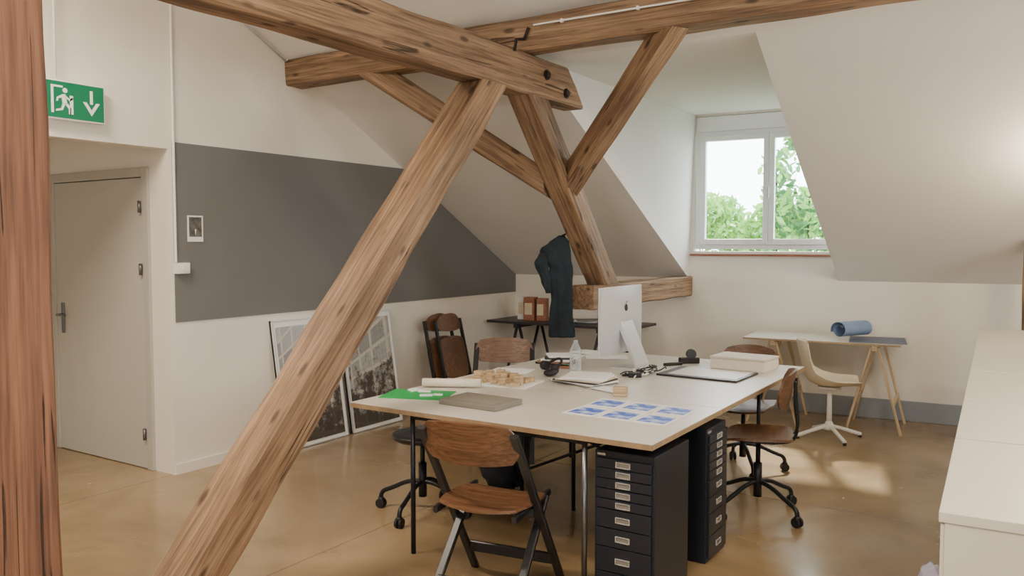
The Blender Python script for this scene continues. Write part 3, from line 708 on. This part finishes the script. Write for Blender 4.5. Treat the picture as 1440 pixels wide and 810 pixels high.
for i,(a,b) in enumerate(cbn):
    e=empty('sideboard',(-.19,2.147,0),math.atan2(.196,4.853))
    bx('top',0,.48,a,b,.925,.95,M_cabw,e,bev=.002)
    bx('body',.012,.47,a+.004,b-.004,.06,.924,M_cabw,e,bev=.003)
    bx('plinth',.04,.44,a+.02,b-.02,0,.06,M_base,e)
    if i: bx('joint',.003,.477,a-.0135,a-.0015,.07,.938,M_cabs,e)
    bx('door_gap',.0105,.0115,(a+b)/2-.0015,(a+b)/2+.0015,.07,.92,M_rubber,e)
    bx('door_l',.004,.0118,a+.006,(a+b)/2-.002,.07,.92,M_cabw,e,bev=.001);bx('door_r',.004,.0118,(a+b)/2+.002,b-.006,.07,.92,M_cabw,e,bev=.001)
    cyl('knob',(.004,(a+b)/2-.05,.8),(-.012,(a+b)/2-.05,.8),.008,M_steel,e)
sk=empty('wall_socket',(-1.78,Yb(-1.78)-.002,.33),ang);box('plate',(0,-.006,0),(.08,.012,.08),M_white,sk,bev=.003);cyl('inner',(0,-.012,0),(0,-.016,0),.022,M_frame,sk)
fl=empty('floor_lamp',(.30,6.25,0))
cyl('foot',(0,0,0),(0,0,.02),.14,M_black,fl);cyl('pole',(0,0,.02),(0,0,1.9),.012,M_black,fl)
lathe('shade',[(.05,1.85),(.06,1.87),(.14,1.97)],M_white,fl)
def area(name,loc,sx,sy,pw,col,rot=(0,0,0)):
    l=bpy.data.lights.new(name,'AREA');l.shape='RECTANGLE';l.size=sx;l.size_y=sy;l.energy=pw;l.color=col
    o=bpy.data.objects.new(name,l);o.location=loc;o.rotation_euler=rot;COL.objects.link(o);return o
W1=(1,.85,.67)
for i,(x,y,p) in enumerate(((-.8,.6,95),(1.4,2.8,80),(-3.8,1.4,120))):
    e=empty('fill_luminaire',(x,y,0));bx('housing',-.6,.6,-.15,.15,3.45,3.5,M_white,e,bev=.01);cyl('stem',(0,0,3.5),(0,0,3.6),.02,M_white,e)  # unseen fixture, added to house the interior fill light
    area('fill_light',(x,y,3.44),1.15,.28,p,W1)  # added warm fill, window light alone leaves the interior weak
pl=bpy.data.lights.new('floor_lamp_bulb','POINT');pl.energy=70;pl.color=(1,.8,.54);pl.shadow_soft_size=.06
po=bpy.data.objects.new('floor_lamp_bulb',pl);po.location=(.30,6.25,2.03);COL.objects.link(po)
# ---------------- outside
def leaves(name,n,fn,size,mat):
    v=[];f=[]
    for i in range(n):
        p=Vector(fn());q=Matrix.Rotation(random.uniform(0,6.28),3,'Z')@Matrix.Rotation(random.uniform(-1.2,1.2),3,'X')@Matrix.Rotation(random.uniform(0,6.28),3,'Y')
        s=size*random.uniform(.6,1.3)
        b=len(v)
        for c in ((0,-1,0),(.45,-.2,.1),(.3,.5,.05),(0,1,0),(-.3,.5,.05),(-.45,-.2,.1)):
            v.append(p+q@(Vector(c)*s))
        f.append(tuple(range(b,b+6)))
    return mesh(name,v,f,mat)
def hedge():
    x=random.uniform(-6.5,-2.6);h=2.1+.16*math.sin(x*4.1)+.12*math.sin(x*9.3)
    return (x,random.uniform(11,12.2),h-abs(random.gauss(0,.45)))
hg=leaves('garden_hedge',6500,hedge,.07,M_leaf)
for i in range(5): cyl('stem_%d'%i,(-6.2+i*.85,11.6,-.25),(-6.2+i*.85,11.6,1.6),.03,M_iron,hg)
def vine():
    while True:
        x=random.uniform(-2.70,-1.4);z=random.uniform(1.1,3.4)
        if noise.noise(Vector((x*2.9,z*2.4,3)))>-.08+(.0 if z>2 else -.25): return (x,random.uniform(9.3,9.9),z)
vn=leaves('garden_tree',1300,vine,.065,M_leaf2)
def vine2():
    p=vine();return (p[0]+.03,p[1]-.15,p[2])
l2=leaves('foliage_light',900,vine2,.06,M_leaf);l2.parent=vn
for i in range(4):
    x=-2.7+i*.35
    tube('branch_%d'%i,[(x+.3,9.6,-.25),(x+.1,9.6,1.4),(x+.15,9.55,2.2),(x+.1*i,9.6,3.4)],.012,M_iron,vn,smooth=True)
bx('ground_outside',-14,8,8.6,24,-.3,-.25,M_leaf2)
w=bpy.data.worlds.new('w');S.world=w;w.use_nodes=True
bgd=w.node_tree.nodes['Background'];bgd.inputs[0].default_value=(.87,.94,1,1);bgd.inputs[1].default_value=13
su=bpy.data.lights.new('sun','SUN');su.energy=12;su.angle=math.radians(2.5);su.color=(1,.96,.88)
so=bpy.data.objects.new('sun',su);COL.objects.link(so)
so.rotation_euler=Vector((-.95,1.95,2.1)).to_track_quat('Z','Y').to_euler()
pt=area('window_portal',(-2.21,8.2,2.1),1.6,1.5,1,(1,1,1),(math.radians(-90),0,ang))
pt.data.cycles.is_portal=True
for i,(loc,sx,sz,r) in enumerate(portals):
    p=area('window_portal',loc,sx,sz,1,(1,1,1),(math.radians(90),0,r));p.data.cycles.is_portal=True
cd=bpy.data.cameras.new('cam');cd.sensor_width=36;cd.lens=29.0;cd.clip_start=.05
cam=bpy.data.objects.new('camera',cd);COL.objects.link(cam);cam.location=(0,0,1.58)
cam.rotation_euler=(math.radians(90-3.11),0,math.radians(32.8));S.camera=cam
